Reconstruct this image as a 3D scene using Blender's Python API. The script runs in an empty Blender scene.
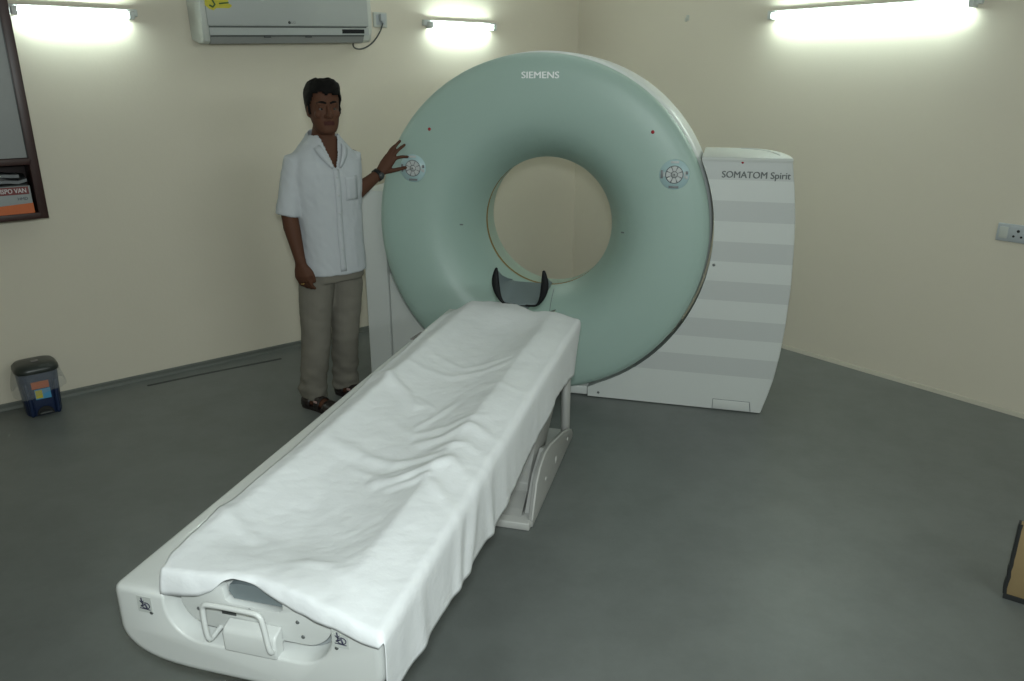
import bpy, bmesh, math, random
from mathutils import Vector, Matrix, noise
from mathutils.bvhtree import BVHTree

random.seed(7)
C = bpy.context.scene.collection
PI = math.pi
R = math.radians

# ------------------------------------------------------------------ materials
def s2l(c):
    return tuple(((v / 255) / 12.92 if v / 255 <= .04045 else ((v / 255 + .055) / 1.055) ** 2.4) for v in c)

def mat(name, col, rough=.5, metal=0., var=.06, scale=6., bump=0., bscale=120., spec=.5, coat=0., sss=0.):
    m = bpy.data.materials.new(name)
    m.use_nodes = True
    nt = m.node_tree
    b = nt.nodes['Principled BSDF']
    b.inputs['Roughness'].default_value = rough
    b.inputs['Metallic'].default_value = metal
    b.inputs['Specular IOR Level'].default_value = spec
    b.inputs['Coat Weight'].default_value = coat
    tc = nt.nodes.new('ShaderNodeTexCoord')
    n = nt.nodes.new('ShaderNodeTexNoise')
    n.inputs['Scale'].default_value = scale
    n.inputs['Detail'].default_value = 5
    nt.links.new(tc.outputs['Object'], n.inputs['Vector'])
    mx = nt.nodes.new('ShaderNodeMix')
    mx.data_type = 'RGBA'
    nt.links.new(n.outputs['Fac'], mx.inputs[0])
    mx.inputs[6].default_value = tuple(max(0, v * (1 - var)) for v in col) + (1,)
    mx.inputs[7].default_value = tuple(min(1, v * (1 + var)) for v in col) + (1,)
    nt.links.new(mx.outputs[2], b.inputs['Base Color'])
    if bump:
        n2 = nt.nodes.new('ShaderNodeTexNoise')
        n2.inputs['Scale'].default_value = bscale
        n2.inputs['Detail'].default_value = 4
        nt.links.new(tc.outputs['Object'], n2.inputs['Vector'])
        bp = nt.nodes.new('ShaderNodeBump')
        bp.inputs['Strength'].default_value = bump
        bp.inputs['Distance'].default_value = .01
        nt.links.new(n2.outputs['Fac'], bp.inputs['Height'])
        nt.links.new(bp.outputs['Normal'], b.inputs['Normal'])
    return m

def emis(name, col, strength):
    m = bpy.data.materials.new(name)
    m.use_nodes = True
    b = m.node_tree.nodes['Principled BSDF']
    b.inputs['Base Color'].default_value = (.9, .9, .9, 1)
    b.inputs['Emission Color'].default_value = tuple(col) + (1,)
    b.inputs['Emission Strength'].default_value = strength
    return m

M = {}
M['wall'] = mat('cream_paint', (.66, .61, .505), .75, var=.035, scale=1.3, bump=.05, bscale=60)
M['ceiling'] = mat('ceiling_paint', (.62, .61, .56), .8, var=.02)
M['white'] = mat('white_enamel', (.60, .62, .60), .42, var=.02, scale=3)
M['cap'] = mat('pale_enamel', (.50, .52, .50), .45, var=.02)
M['drum'] = mat('drum_enamel', (.66, .685, .68), .35, var=.02)
M['green'] = mat('pale_green_plastic', (.355, .475, .428), .42, var=.03, scale=2.5, bump=.015, bscale=300)
M['green2'] = mat('light_green_plastic', (.42, .53, .46), .4, var=.03)
M['gold'] = mat('amber_window', (.26, .17, .05), .4, var=.1)
M['couch'] = mat('couch_plastic', (.61, .625, .61), .38, var=.02, scale=4, coat=.1)
M['couch_grey'] = mat('grey_metal_paint', (.36, .36, .345), .45, var=.05)
M['couch_light'] = mat('light_metal_paint', (.5, .5, .48), .45, var=.05)
M['channel'] = mat('grey_channel', (.27, .29, .30), .4, var=.05)
M['cradle'] = mat('grey_cradle', (.17, .20, .21), .4, var=.08)
M['sheet'] = mat('white_cotton', (.735, .75, .765), .9, var=.02, scale=8, bump=.16, bscale=42, spec=.15)
M['black'] = mat('black_rubber', (.006, .007, .008), .55, var=.2, spec=.25)
M['hgrey'] = mat('grey_foam', (.19, .23, .24), .6, var=.05)
M['dark'] = mat('dark_grey_plastic', (.05, .055, .055), .4, var=.1)
M['ink'] = mat('grey_ink', (.12, .13, .13), .6, var=.05)
M['logo'] = mat('silver_lettering', (.95, .97, .97), .3, var=.02)
M['red'] = mat('red_dot', (.33, .012, .02), .3, var=.05)
M['pad'] = mat('pale_blue_film', (.40, .55, .57), .35, var=.03)
M['btn'] = mat('grey_button', (.50, .52, .52), .4, var=.04)
M['btnd'] = mat('dark_button', (.17, .18, .19), .4, var=.04)
M['skin'] = mat('brown_skin', (.090, .039, .023), .65, var=.10, scale=14, spec=.2)
M['lip'] = mat('lip_skin', (.062, .022, .018), .7, var=.08, spec=.15)
M['hair'] = mat('black_hair', (.006, .0055, .005), .7, var=.3, scale=60, bump=.6, bscale=220, spec=.12)
M['eyew'] = mat('eye_white', (.12, .10, .09), .4, var=.03)
M['iris'] = mat('dark_iris', (.012, .008, .006), .15, var=.05)
M['shirt'] = mat('white_shirt_cotton', (.47, .49, .515), .85, var=.03, bump=.06, bscale=250, spec=.2)
M['trouser'] = mat('khaki_cloth', (.185, .172, .145), .85, var=.08, scale=12, bump=.1, bscale=240, spec=.2)
M['shoe'] = mat('dark_leather', (.018, .012, .011), .35, var=.2)
M['shoesock'] = mat('brown_insole', (.11, .045, .03), .6, var=.1)
M['buckle'] = mat('pale_buckle', (.45, .3, .28), .3, var=.05)
M['goldm'] = mat('gold_metal', (.55, .36, .12), .3, metal=.8, var=.05)
M['ac'] = mat('ac_white_plastic', (.37, .39, .38), .45, var=.015)
M['acside'] = mat('ac_side_plastic', (.50, .52, .48), .45, var=.015)
M['acgrey'] = mat('ac_grey_plastic', (.25, .255, .245), .5, var=.03)
M['acdark'] = mat('ac_groove', (.075, .085, .08), .5, var=.05)
M['yellow'] = mat('yellow_sticker', (.50, .44, .03), .5, var=.08)
M['stgreen'] = mat('green_print', (.05, .12, .03), .5, var=.1)
M['tube'] = emis('lit_tube', (.82, 1.0, .93), 52)
M['batten'] = mat('batten_paint', (.55, .58, .56), .5, var=.03)
M['wood'] = mat('dark_mahogany', (.036, .014, .012), .4, var=.35, scale=9)
M['cabw'] = mat('grey_laminate', (.30, .31, .31), .4, var=.03)
M['cabin'] = mat('cabinet_inside', (.03, .02, .02), .6, var=.2)
M['plastic_grey'] = mat('silver_film', (.19, .20, .21), .3, var=.3, scale=25)
M['plastic_black'] = mat('black_film', (.01, .011, .012), .3, var=.3)
M['bxred'] = mat('maroon_print', (.15, .022, .022), .5, var=.08)
M['bxgrey'] = mat('grey_print', (.28, .30, .30), .5, var=.08)
M['bxor'] = mat('orange_print', (.50, .105, .015), .5, var=.1)
M['bxtext'] = mat('pale_print', (.55, .5, .5), .5, var=.03)
M['bxblue'] = mat('dark_blue_print', (.03, .03, .06), .5, var=.03)
M['binblue'] = mat('navy_plastic', (.009, .020, .062), .4, var=.1)
M['binlid'] = mat('dark_lid_plastic', (.026, .031, .028), .35, var=.1)
M['stblue'] = mat('sky_blue_print', (.07, .30, .52), .5, var=.15, scale=30)
M['sock'] = mat('switch_plastic', (.42, .45, .47), .35, var=.02)
M['hole'] = mat('socket_hole', (.008, .008, .008), .7, var=.1)
M['cable'] = mat('grey_cable', (.06, .065, .06), .5, var=.05)
M['card'] = mat('brown_cardboard', (.30, .215, .105), .8, var=.08, scale=14, bump=.04, bscale=90)
M['cardbase'] = mat('dark_carton', (.02, .022, .022), .6, var=.1)
M['skirt'] = mat('vinyl_skirting', (.12, .13, .115), .6, var=.1)
M['skirt_cream'] = mat('cream_skirting', (.46, .43, .36), .75, var=.05)
M['joint'] = mat('floor_joint', (.045, .05, .048), .7, var=.3, scale=12)
M['rtag'] = mat('grey_tag', (.17, .155, .15), .5, var=.1)
M['screw'] = mat('steel_screw', (.16, .17, .17), .35, metal=.5, var=.1)

def striped():
    m = mat('striped_enamel', (.60, .625, .605), .42, var=.02, scale=3)
    nt = m.node_tree
    b = nt.nodes['Principled BSDF']
    src = b.inputs['Base Color'].links[0].from_socket
    tc = nt.nodes.new('ShaderNodeTexCoord')
    sp = nt.nodes.new('ShaderNodeSeparateXYZ')
    nt.links.new(tc.outputs['Object'], sp.inputs[0])
    def mth(op, a, v):
        n = nt.nodes.new('ShaderNodeMath'); n.operation = op
        nt.links.new(a, n.inputs[0]); n.inputs[1].default_value = v
        return n.outputs[0]
    t = mth('DIVIDE', mth('SUBTRACT', sp.outputs['Z'], 1.336 - .103 * 14), .206)
    f0 = mth('GREATER_THAN', mth('FRACT', t, 0), .5)
    mu = nt.nodes.new('ShaderNodeMath'); mu.operation = 'MULTIPLY'
    nt.links.new(f0, mu.inputs[0]); nt.links.new(mth('GREATER_THAN', sp.outputs['Z'], .11), mu.inputs[1])
    f = mu.outputs[0]
    mx = nt.nodes.new('ShaderNodeMix'); mx.data_type = 'RGBA'
    nt.links.new(f, mx.inputs[0])
    nt.links.new(src, mx.inputs[6])
    mx.inputs[7].default_value = (.51, .53, .52, 1)
    nt.links.new(mx.outputs[2], b.inputs['Base Color'])
    return m
M['stripe'] = striped()

def floor_mat():
    m = mat('grey_vinyl', (.142, .154, .148), .40, var=.10, scale=1.1, bump=.02, bscale=40, spec=.5)
    nt = m.node_tree
    b = nt.nodes['Principled BSDF']
    src = b.inputs['Base Color'].links[0].from_socket
    tc = nt.nodes.new('ShaderNodeTexCoord')
    n = nt.nodes.new('ShaderNodeTexNoise')
    n.inputs['Scale'].default_value = 4.5; n.inputs['Detail'].default_value = 8; n.inputs['Roughness'].default_value = .7
    nt.links.new(tc.outputs['Object'], n.inputs['Vector'])
    rp = nt.nodes.new('ShaderNodeValToRGB')
    rp.color_ramp.elements[0].position = .36; rp.color_ramp.elements[0].color = (.90, .90, .90, 1)
    rp.color_ramp.elements[1].position = .60; rp.color_ramp.elements[1].color = (1.05, 1.05, 1.05, 1)
    nt.links.new(n.outputs['Fac'], rp.inputs[0])
    mx = nt.nodes.new('ShaderNodeMix'); mx.data_type = 'RGBA'; mx.blend_type = 'MULTIPLY'; mx.inputs[0].default_value = 1
    nt.links.new(src, mx.inputs[6]); nt.links.new(rp.outputs[0], mx.inputs[7])
    nt.links.new(mx.outputs[2], b.inputs['Base Color'])
    return m
M['floor'] = floor_mat()

def bag_mat():
    m = mat('clear_polythene', (.55, .58, .58), .25, var=.05, bump=.3, bscale=30)
    b = m.node_tree.nodes['Principled BSDF']
    b.inputs['Alpha'].default_value = .17
    return m
M['bag'] = bag_mat()

# ------------------------------------------------------------------ helpers
def shade(me, smooth=True):
    for p in me.polygons:
        p.use_smooth = smooth

def obj(name, bm, m, parent=None, smooth=True, angle=None):
    bmesh.ops.recalc_face_normals(bm, faces=bm.faces)
    me = bpy.data.meshes.new(name)
    bm.to_mesh(me); bm.free()
    ms = m if isinstance(m, (list, tuple)) else [m]
    for x in ms:
        me.materials.append(M[x] if isinstance(x, str) else x)
    shade(me, smooth)
    if smooth and angle is not None:
        me.set_sharp_from_angle(angle=R(angle))
    o = bpy.data.objects.new(name, me)
    C.objects.link(o)
    if parent is not None:
        o.parent = parent
    return o

def thing(name, label, cat, loc=(0, 0, 0), rot=(0, 0, 0), group=None):
    o = bpy.data.objects.new(name, None)
    o.empty_display_size = .1
    C.objects.link(o)
    o.location = loc
    o.rotation_euler = rot
    o['label'] = label; o['category'] = cat
    if group: o['group'] = group
    return o

def tag(o, label, cat, group=None):
    o['label'] = label; o['category'] = cat
    if group: o['group'] = group
    return o

def struct(name, bm, m, smooth=False):
    o = obj(name, bm, m, None, smooth)
    o['kind'] = 'structure'
    return o

def NB():
    return bmesh.new()

def add_box(bm, lo, hi, bev=0., seg=2, mi=0):
    r = bmesh.ops.create_cube(bm, size=1)
    vs = r['verts']
    for v in vs:
        v.co = Vector([lo[i] + (v.co[i] + .5) * (hi[i] - lo[i]) for i in range(3)])
    fs = {f for v in vs for f in v.link_faces}
    for f in fs: f.material_index = mi
    if bev > 0:
        es = list({e for v in vs for e in v.link_edges})
        r = bmesh.ops.bevel(bm, geom=es, offset=bev, segments=seg, profile=.5, affect='EDGES', clamp_overlap=True)
        for f in r['faces']: f.material_index = mi
    return bm

def box(lo, hi, bev=0., seg=2):
    return add_box(NB(), lo, hi, bev, seg)

def add_loft(bm, rings, caps=True, closed=True, mi=0):
    L = [[bm.verts.new(p) for p in r] for r in rings]
    n = len(L[0])
    for a, b in zip(L, L[1:]):
        for i in range(n if closed else n - 1):
            j = (i + 1) % n
            f = bm.faces.new((a[i], a[j], b[j], b[i])); f.material_index = mi
    if caps:
        for r in (L[0], L[-1]):
            f = bm.faces.new(r if r is L[-1] else r[::-1]); f.material_index = mi
    return bm

def ering(c, ax, ay, a, b, n=20, e=2.):
    c = Vector(c); ax = Vector(ax); ay = Vector(ay)
    out = []
    for i in range(n):
        t = 2 * PI * i / n
        ct, st = math.cos(t), math.sin(t)
        x = math.copysign(abs(ct) ** (2 / e), ct) * a
        y = math.copysign(abs(st) ** (2 / e), st) * b
        out.append(c + ax * x + ay * y)
    return out

def add_tube(bm, pts, rad, n=12, round_ends=True, ref=None, mi=0):
    """round tube through pts; rad: number, list, or list of (a,b) with a along ref"""
    P = [Vector(p) for p in pts]
    k = len(P)
    rr = rad if isinstance(rad, (list, tuple)) else [rad] * k
    rr = [(x, x) if not isinstance(x, (list, tuple)) else x for x in rr]
    T = []
    for i in range(k):
        t = (P[min(i + 1, k - 1)] - P[max(i - 1, 0)])
        T.append(t.normalized())
    u = Vector(ref) if ref is not None else T[0].orthogonal()
    rings = []
    def frame(t, u):
        u = (u - t * u.dot(t))
        if u.length < 1e-6: u = t.orthogonal()
        u.normalize()
        return u, t.cross(u)
    if round_ends:
        u0, v0 = frame(T[0], u)
        for q in (80, 55, 28):
            s, cc = math.sin(R(q)), math.cos(R(q))
            rings.append(ering(P[0] - T[0] * (s * min(rr[0]) * .9), u0, v0, rr[0][0] * cc, rr[0][1] * cc, n))
    for i in range(k):
        u, v = frame(T[i], u)
        rings.append(ering(P[i], u, v, rr[i][0], rr[i][1], n))
    if round_ends:
        for q in (28, 55, 80):
            s, cc = math.sin(R(q)), math.cos(R(q))
            rings.append(ering(P[-1] + T[-1] * (s * min(rr[-1]) * .9), u, v, rr[-1][0] * cc, rr[-1][1] * cc, n))
    return add_loft(bm, rings, mi=mi)

def add_ball(bm, c, rx, ry, rz, M3=None, seg=16):
    r = bmesh.ops.create_uvsphere(bm, u_segments=seg, v_segments=max(8, seg // 2 + 2), radius=1)
    c = Vector(c)
    for v in r['verts']:
        p = Vector((v.co.x * rx, v.co.y * ry, v.co.z * rz))
        if M3 is not None: p = M3 @ p
        v.co = p + c
    return bm

def add_cyl(bm, c, axis, r, h, n=24, r2=None, mi=0):
    """disc/cylinder starting at c along axis"""
    a = Vector(axis).normalized(); u = a.orthogonal().normalized(); v = a.cross(u)
    c = Vector(c)
    return add_loft(bm, [ering(c, u, v, r, r, n), ering(c + a * h, u, v, r if r2 is None else r2, r if r2 is None else r2, n)], mi=mi)

def add_prism(bm, poly, f0, f1, mi=0):
    """poly 2-D; f0/f1 map (a,b)->3-D point for the two faces"""
    A = [bm.verts.new(f0(*p)) for p in poly]; B = [bm.verts.new(f1(*p)) for p in poly]
    n = len(poly)
    fs = [bm.faces.new(A), bm.faces.new(B[::-1])]
    for i in range(n):
        fs.append(bm.faces.new((A[i], B[i], B[(i + 1) % n], A[(i + 1) % n])))
    for f in fs: f.material_index = mi
    return bm

def add_lathe_y(bm, prof, cx, cz, n=128, mi=0):
    """profile of (r, y) swept round the axis through (cx, *, cz) along y"""
    rings = []
    for r, y in prof:
        rings.append([(cx + r * math.cos(2 * PI * i / n), y, cz + r * math.sin(2 * PI * i / n)) for i in range(n)])
    return add_loft(bm, rings, caps=False, mi=mi)

def baked(o, mods):
    """apply modifiers (list of (type, dict)) to a mesh object by reading its evaluated mesh"""
    for t, kw in mods:
        m = o.modifiers.new(t.lower(), t)
        for k, v in kw.items(): setattr(m, k, v)
    bpy.context.view_layer.update()
    dg = bpy.context.evaluated_depsgraph_get()
    me = bpy.data.meshes.new_from_object(o.evaluated_get(dg), depsgraph=dg)
    o.modifiers.clear()
    old = o.data
    me.name = old.name
    o.data = me
    bpy.data.meshes.remove(old)
    shade(me)
    return o

def lettering(name, text, size, m, parent, loc, rot, width=None, extrude=.0012, bold=0.):
    cu = bpy.data.curves.new(name, 'FONT')
    cu.body = text; cu.size = size; cu.extrude = extrude; cu.align_x = 'CENTER'; cu.align_y = 'CENTER'
    cu.resolution_u = 4
    t = bpy.data.objects.new(name, cu); C.objects.link(t)
    bpy.context.view_layer.update()
    dg = bpy.context.evaluated_depsgraph_get()
    me = bpy.data.meshes.new_from_object(t.evaluated_get(dg), depsgraph=dg)
    C.objects.unlink(t); bpy.data.objects.remove(t)
    if width:
        xs = [v.co.x for v in me.vertices]
        k = width / (max(xs) - min(xs)); mid = (max(xs) + min(xs)) / 2
        for v in me.vertices: v.co.x = (v.co.x - mid) * k
    if bold:                                  # heavier strokes: the outline laid twice, a hair apart
        b2 = bmesh.new(); b2.from_mesh(me)
        g2 = bmesh.ops.duplicate(b2, geom=b2.verts[:] + b2.edges[:] + b2.faces[:])['geom']
        for v in g2:
            if isinstance(v, bmesh.types.BMVert): v.co += Vector((bold, bold * .4, .0002))
        b2.to_mesh(me); b2.free()
    me.name = name
    me.materials.clear(); me.materials.append(M[m])
    o = bpy.data.objects.new(name, me); C.objects.link(o)
    o.parent = parent; o.location = loc; o.rotation_euler = rot
    return o

def sstep(a, b, x):
    t = min(1, max(0, (x - a) / (b - a)))
    return t * t * (3 - 2 * t)

def lerp_tab(tab, x):
    if x <= tab[0][0]: return tab[0][1]
    for (a, u), (b, v) in zip(tab, tab[1:]):
        if x <= b: return u + (v - u) * (x - a) / (b - a)
    return tab[-1][1]

# ------------------------------------------------------------------ frames
CH = 1.72
G = R(15.0)
def GW(x, y, z=0.):       # machine axes (camera foot as origin) -> world
    return Vector((math.cos(G) * x + math.sin(G) * y, -math.sin(G) * x + math.cos(G) * y, z))
A = R(51.2)
LW = Vector((math.sin(A), math.cos(A), 0)); RN = Vector((math.cos(A), -math.sin(A), 0))
K0 = Vector((.518, 6.513, 0))
ROTL = R(38.8); ROTR = R(38.8 - 90)
def WL(s, d=0., z=0.): return K0 + LW * s + RN * d + Vector((0, 0, z))
def WR(t, d=0., z=0.): return K0 + RN * t - LW * d + Vector((0, 0, z))

# ------------------------------------------------------------------ camera
cam = bpy.data.cameras.new('camera'); cam.sensor_width = 36; cam.lens = 778 / 1024 * 36
cam.clip_start = .05
co = bpy.data.objects.new('camera', cam); C.objects.link(co)
co.location = (0, 0, CH); co.rotation_euler = (R(90 - 18.8), 0, 0)
bpy.context.scene.camera = co

# ------------------------------------------------------------------ room
S, HC, T = 6.6, 2.95, .12
def wbox(a, b, c, d, z0, z1):   # box between four plan points
    bm = NB()
    lo = [Vector((p.x, p.y, z0)) for p in (a, b, c, d)]; hi = [Vector((p.x, p.y, z1)) for p in (a, b, c, d)]
    return add_loft(bm, [lo, hi])
def PP(s, t): return K0 + LW * s + RN * t
struct('floor', wbox(PP(-S, 0), PP(0, 0), PP(0, S), PP(-S, S), -.1, 0), 'floor')
struct('ceiling', wbox(PP(-S, 0), PP(0, 0), PP(0, S), PP(-S, S), HC, HC + .1), 'ceiling')
struct('wall_left', wbox(PP(-S, -T), PP(0, -T), PP(0, 0), PP(-S, 0), -.1, HC + .1), 'wall')
struct('wall_right', wbox(PP(0, -T), PP(T, -T), PP(T, S), PP(0, S), -.1, HC + .1), 'wall')
struct('wall_back', wbox(PP(-S - T, -T), PP(-S, -T), PP(-S, S), PP(-S - T, S), -.1, HC + .1), 'wall')
struct('wall_front', wbox(PP(-S - T, S), PP(T, S), PP(T, S + T), PP(-S - T, S + T), -.1, HC + .1), 'wall')
def skirting(name, f, m, h, t, L0, L1):
    bm = NB()
    prof = [(0, 0), (t * 1.6, 0), (t * 1.3, .008), (t, .014), (t, h - .006), (t * .6, h), (0, h)]
    add_loft(bm, [[f(L0, d, z) for d, z in prof], [f(L1, d, z) for d, z in prof]])
    struct(name, bm, m)
skirting('baseboard_left', WL, 'skirt', .036, .010, -S, 0)
skirting('baseboard_right', WR, 'skirt_cream', .022, .010, .01, S)
bm = NB()
pts = [(-3.50, .118), (-3.2, .128), (-2.9, .152), (-2.70, .168)]
for (s0, d0), (s1, d1) in zip(pts, pts[1:]):
    add_prism(bm, [(s0, d0 - .009), (s1, d1 - .009), (s1, d1 + .009), (s0, d0 + .009)], lambda s, d: WL(s, d, 0), lambda s, d: WL(s, d, .0025))
struct('trim_1', bm, 'joint')

# ------------------------------------------------------------------ CT scanner
g = thing('ct_scanner', 'large ring-shaped CT scanner with pale green front and white striped side cover', 'CT scanner', GW(-.94, 4.04), (0, 0, -G))
CZ = .934
PF = [(.854, .075), (.880, .066), (.891, .05), (.8965, .025), (.8975, .0), (.895, -.025), (.885, -.046), (.862, -.060), (.82, -.068), (.76, -.071), (.70, -.070),
      (.64, -.064), (.59, -.052), (.545, -.034), (.508, -.008), (.475, .026), (.446, .066), (.419, .112), (.397, .160), (.380, .205), (.370, .235), (.364, .252)]
def face_y(r):
    return lerp_tab(sorted([(a, b) for a, b in PF if b < .0 or a < .6]), r)
bm = NB(); add_lathe_y(bm, PF, 0, CZ, 160)
fr = obj('front_ring', bm, 'green', g)
bm = NB(); add_lathe_y(bm, [(.3642, .2515), (.3670, .254), (.3670, .278), (.3642, .281)], 0, CZ, 128)
obj('scan_window', bm, 'gold', g)
bm = NB(); add_lathe_y(bm, [(.364, .280), (.3650, .32), (.370, .39), (.381, .46), (.402, .53), (.44, .59), (.50, .625), (.60, .637), (.70, .64)], 0, CZ, 128)
obj('rear_ring', bm, 'green2', g)
bm = NB(); add_lathe_y(bm, [(.80, .06), (.872, .062), (.893, .07), (.904, .085), (.908, .11), (.909, .30), (.905, .50), (.893, .55), (.87, .575), (.70, .60), (.69, .64)], 0, CZ, 160)
obj('drum_housing', bm, 'drum', g)

XR = [(0, 1.236), (.10, 1.262), (.20, 1.284), (.34, 1.302), (.481, 1.312), (.70, 1.317), (.90, 1.310), (1.05, 1.300), (1.20, 1.280), (1.336, 1.256)]
CUT = .917
def xl_right(z):
    d = CUT * CUT - (z - CZ) ** 2
    x = math.sqrt(d) if d > 0 else 0
    return max(x, .30)
def cover(name, zs, left, right, m, back=.40, round_r=True):
    rows = []
    for z in zs:
        a, b = left(z), right(z)
        row = []
        for i in range(13):
            row.append((a + (b - .010 - a) * i / 12, 0., z))
        if round_r:
            row += [(b - .003, .003, z), (b, .011, z)]
            for i in range(1, 15):
                q = PI / 2 * i / 14
                row.append((b - .20 * (1 - math.cos(q)) * .95, .011 + .53 * math.sin(q), z))
        else:
            row += [(b - .003, .003, z), (b, .010, z), (b, back, z)]
        yb = row[-1][1]
        row += [(a + .1, yb, z), (a, .09 if abs(a) > .35 else yb, z)]
        rows.append(row)
    bm = NB(); add_loft(bm, rows)
    return obj(name, bm, m, g, True, 40)
zs = [0.006, .02, .04] + [.06 + i * .03 for i in range(42)] + [1.325]
zs = [z for z in zs if z <= 1.325]
cover('side_cover', zs, xl_right, lambda z: lerp_tab(XR, z), 'stripe')
# top cap of the side cover with a groove following its curved end
def cap_row(z, ins):
    a, b = xl_right(1.33) + .004, lerp_tab(XR, 1.336) + .004 - ins
    row = [(a, -.004 + ins, z)] + [(a + (b - .012 - a) * i / 6, -.004 + ins, z) for i in range(1, 7)] + [(b - .004, 0 + ins, z), (b, .010 + ins, z)]
    for i in range(1, 17):
        q = PI / 2 * i / 16
        row.append((b - .20 * (1 - math.cos(q)) * .95, .010 + .535 * math.sin(q) - ins * math.sin(q), z))
    row.append((a, row[-1][1], z))
    return row
bm = NB(); add_loft(bm, [cap_row(1.322, .001), cap_row(1.330, 0), cap_row(1.336, 0), cap_row(1.341, .003), cap_row(1.343, .008)])
cap = obj('top_cap', bm, 'cap', g, True, 35)
bm = NB()
b = lerp_tab(XR, 1.336) - .045
pts = []
for i in range(3, 17):
    q = PI / 2 * i / 16
    pts.append((b - .19 * (1 - math.cos(q)), .0 + .50 * math.sin(q), 1.3435))
add_tube(bm, pts, .0035, 6)
obj('groove', bm, 'btn', cap)
# left covers: two flat panels with a seam
zl = [.006 + i * 1.104 / 40 for i in range(41)]
def xr_left(z):
    d = CUT * CUT - (z - CZ) ** 2
    return -max(math.sqrt(d) if d > 0 else 0, .30)
def plain_cover(name, zs, left, right, back):
    rows = []
    for z in zs:
        a, b = left(z), right(z)
        rows.append([(a + .006, 0, z)] + [(a + .006 + (b - a - .008) * i / 6, 0, z) for i in range(1, 7)] + [(b, .005, z), (b, .10, z), (a, back, z), (a, .006, z)])
    bm = NB(); add_loft(bm, rows)
    return obj(name, bm, 'white', g, True, 35)
plain_cover('end_cover', zl, lambda z: -1.028, lambda z: -.886, .45)
zi = [z for z in zl if xr_left(z) > -.875]
zi = [z for z in zi if z < .93]
plain_cover('lower_cover', zi, lambda z: -.879, xr_left, .30)
obj('plinth', box((-.295, .012, .006), (.296, .30, .057), .006), 'white', g)
obj('foot_rail', box((-1.0, .05, 0), (1.2, .36, .02)), 'dark', g)
# ring seam, marks and lettering
bm = NB()
pr = [(r, y) for r, y in PF if r < .872]
pts = [(x, lerp_tab(sorted(PF), math.hypot(x, d)) - .0006, CZ - d) for x, d in [(.052 + .028 * i / 16, .375 + .19 * i / 16) for i in range(17)]]
add_tube(bm, pts, .0018, 6)
obj('ring_seam', bm, 'btnd', fr)
for x, z in ((-.573, 1.454), (.588, 1.459)):
    r = math.hypot(x, z - CZ)
    bm = NB(); add_cyl(bm, (x, face_y(r) + .002, z), (0, -1, 0), .0095, .004, 20, .0080)
    obj('red_indicator', bm, 'red', fr)
lettering('maker_name', 'SIEMENS', .045, 'logo', fr, (.02, -.0722, 1.721), (PI / 2, 0, 0), width=.19, bold=.0028)
lettering('model_name', 'SOMATOM Spirit', .046, 'ink', bpy.data.objects['side_cover'], (1.092, -.0006, 1.257), (PI / 2, 0, 0), width=.322, extrude=.0008, bold=.0022)
sc = bpy.data.objects['side_cover']
bm = NB(); add_cyl(bm, (1.025, .001, 1.318), (0, -1, 0), .006, .003, 12); obj('red_indicator', bm, 'red', sc)
bm = NB(); add_cyl(bm, (.36, .001, .032), (0, -1, 0), .007, .002, 12); obj('screw', bm, 'screw', sc)
bm = NB(); add_cyl(bm, (.93, .001, .80), (0, -1, 0), .008, .001, 12); obj('stain_spot', bm, 'btnd', sc)
bm = NB()
fz0, fz1, fx0, fx1 = .010, .062, .985, 1.175
for a, b_ in (((fx0, fz0), (fx0, fz1)), ((fx0, fz1), (fx1, fz1)), ((fx1, fz1), (fx1 + .008, fz0))):
    add_tube(bm, [(a[0], -.0005, a[1]), (b_[0], -.0005, b_[1])], .0022, 6)
flap = obj('service_flap', box((fx0, -.004, fz0 - .002), (fx1, .01, fz1), .003), 'white', sc)
obj('flap_outline', bm, 'btnd', flap)
bm = NB()
a, b = xl_right(1.33) + .02, .0
add_cyl(bm, (.835, -.004, 1.352), (0, -1, 0), .009, .002, 14)
# control pads
def control(cx, cz):
    r = math.hypot(cx, cz - CZ)
    yb = face_y(r) + .0015
    pd = NB(); add_cyl(pd, (0, 0, 0), (0, -1, 0), .074, .0035, 48, .0725)
    p = obj('control_pad', pd, 'pad', fr); p.location = (cx, yb, cz)
    bm = NB(); add_cyl(bm, (0, -.003, 0), (0, -1, 0), .044, .0018, 40); obj('button_ring', bm, 'btnd', p)
    for k in range(8):
        bm = NB()
        a0, a1 = 2 * PI * (k + .08) / 8 - PI / 8, 2 * PI * (k + .92) / 8 - PI / 8
        poly = [(.018 * math.cos(a0), .018 * math.sin(a0))] + [(.040 * math.cos(a0 + (a1 - a0) * i / 5), .040 * math.sin(a0 + (a1 - a0) * i / 5)) for i in range(6)] + [(.018 * math.cos(a1), .018 * math.sin(a1))]
        add_prism(bm, poly, lambda a, b: (a, -.0045, b), lambda a, b: (a, -.0068, b))
        obj('button', bm, 'btn', p, False)
    bm = NB(); add_cyl(bm, (0, -.0045, 0), (0, -1, 0), .0135, .003, 24); obj('button', bm, 'btn', p)
    bm = NB(); add_cyl(bm, (0, -.0074, 0), (0, -1, 0), .0045, .0008, 16); obj('button_mark', bm, 'btnd', p)
    for (x, z, w, h, m) in ((0, .060, .020, .0055, 'btn'), (0, -.061, .024, .0055, 'btnd'), (-.061, 0, .006, .020, 'btnd'), (.060, .010, .006, .008, 'btnd'), (.060, -.012, .006, .008, 'btn'), (-.050, 0, .0035, .012, 'btn'), (.050, 0, .0035, .016, 'btn')):
        obj('legend', box((x - w, -.0052, z - h), (x + w, -.003, z + h), .001), m, p)
control(.705, 1.258)
control(-.674, 1.250)
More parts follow.
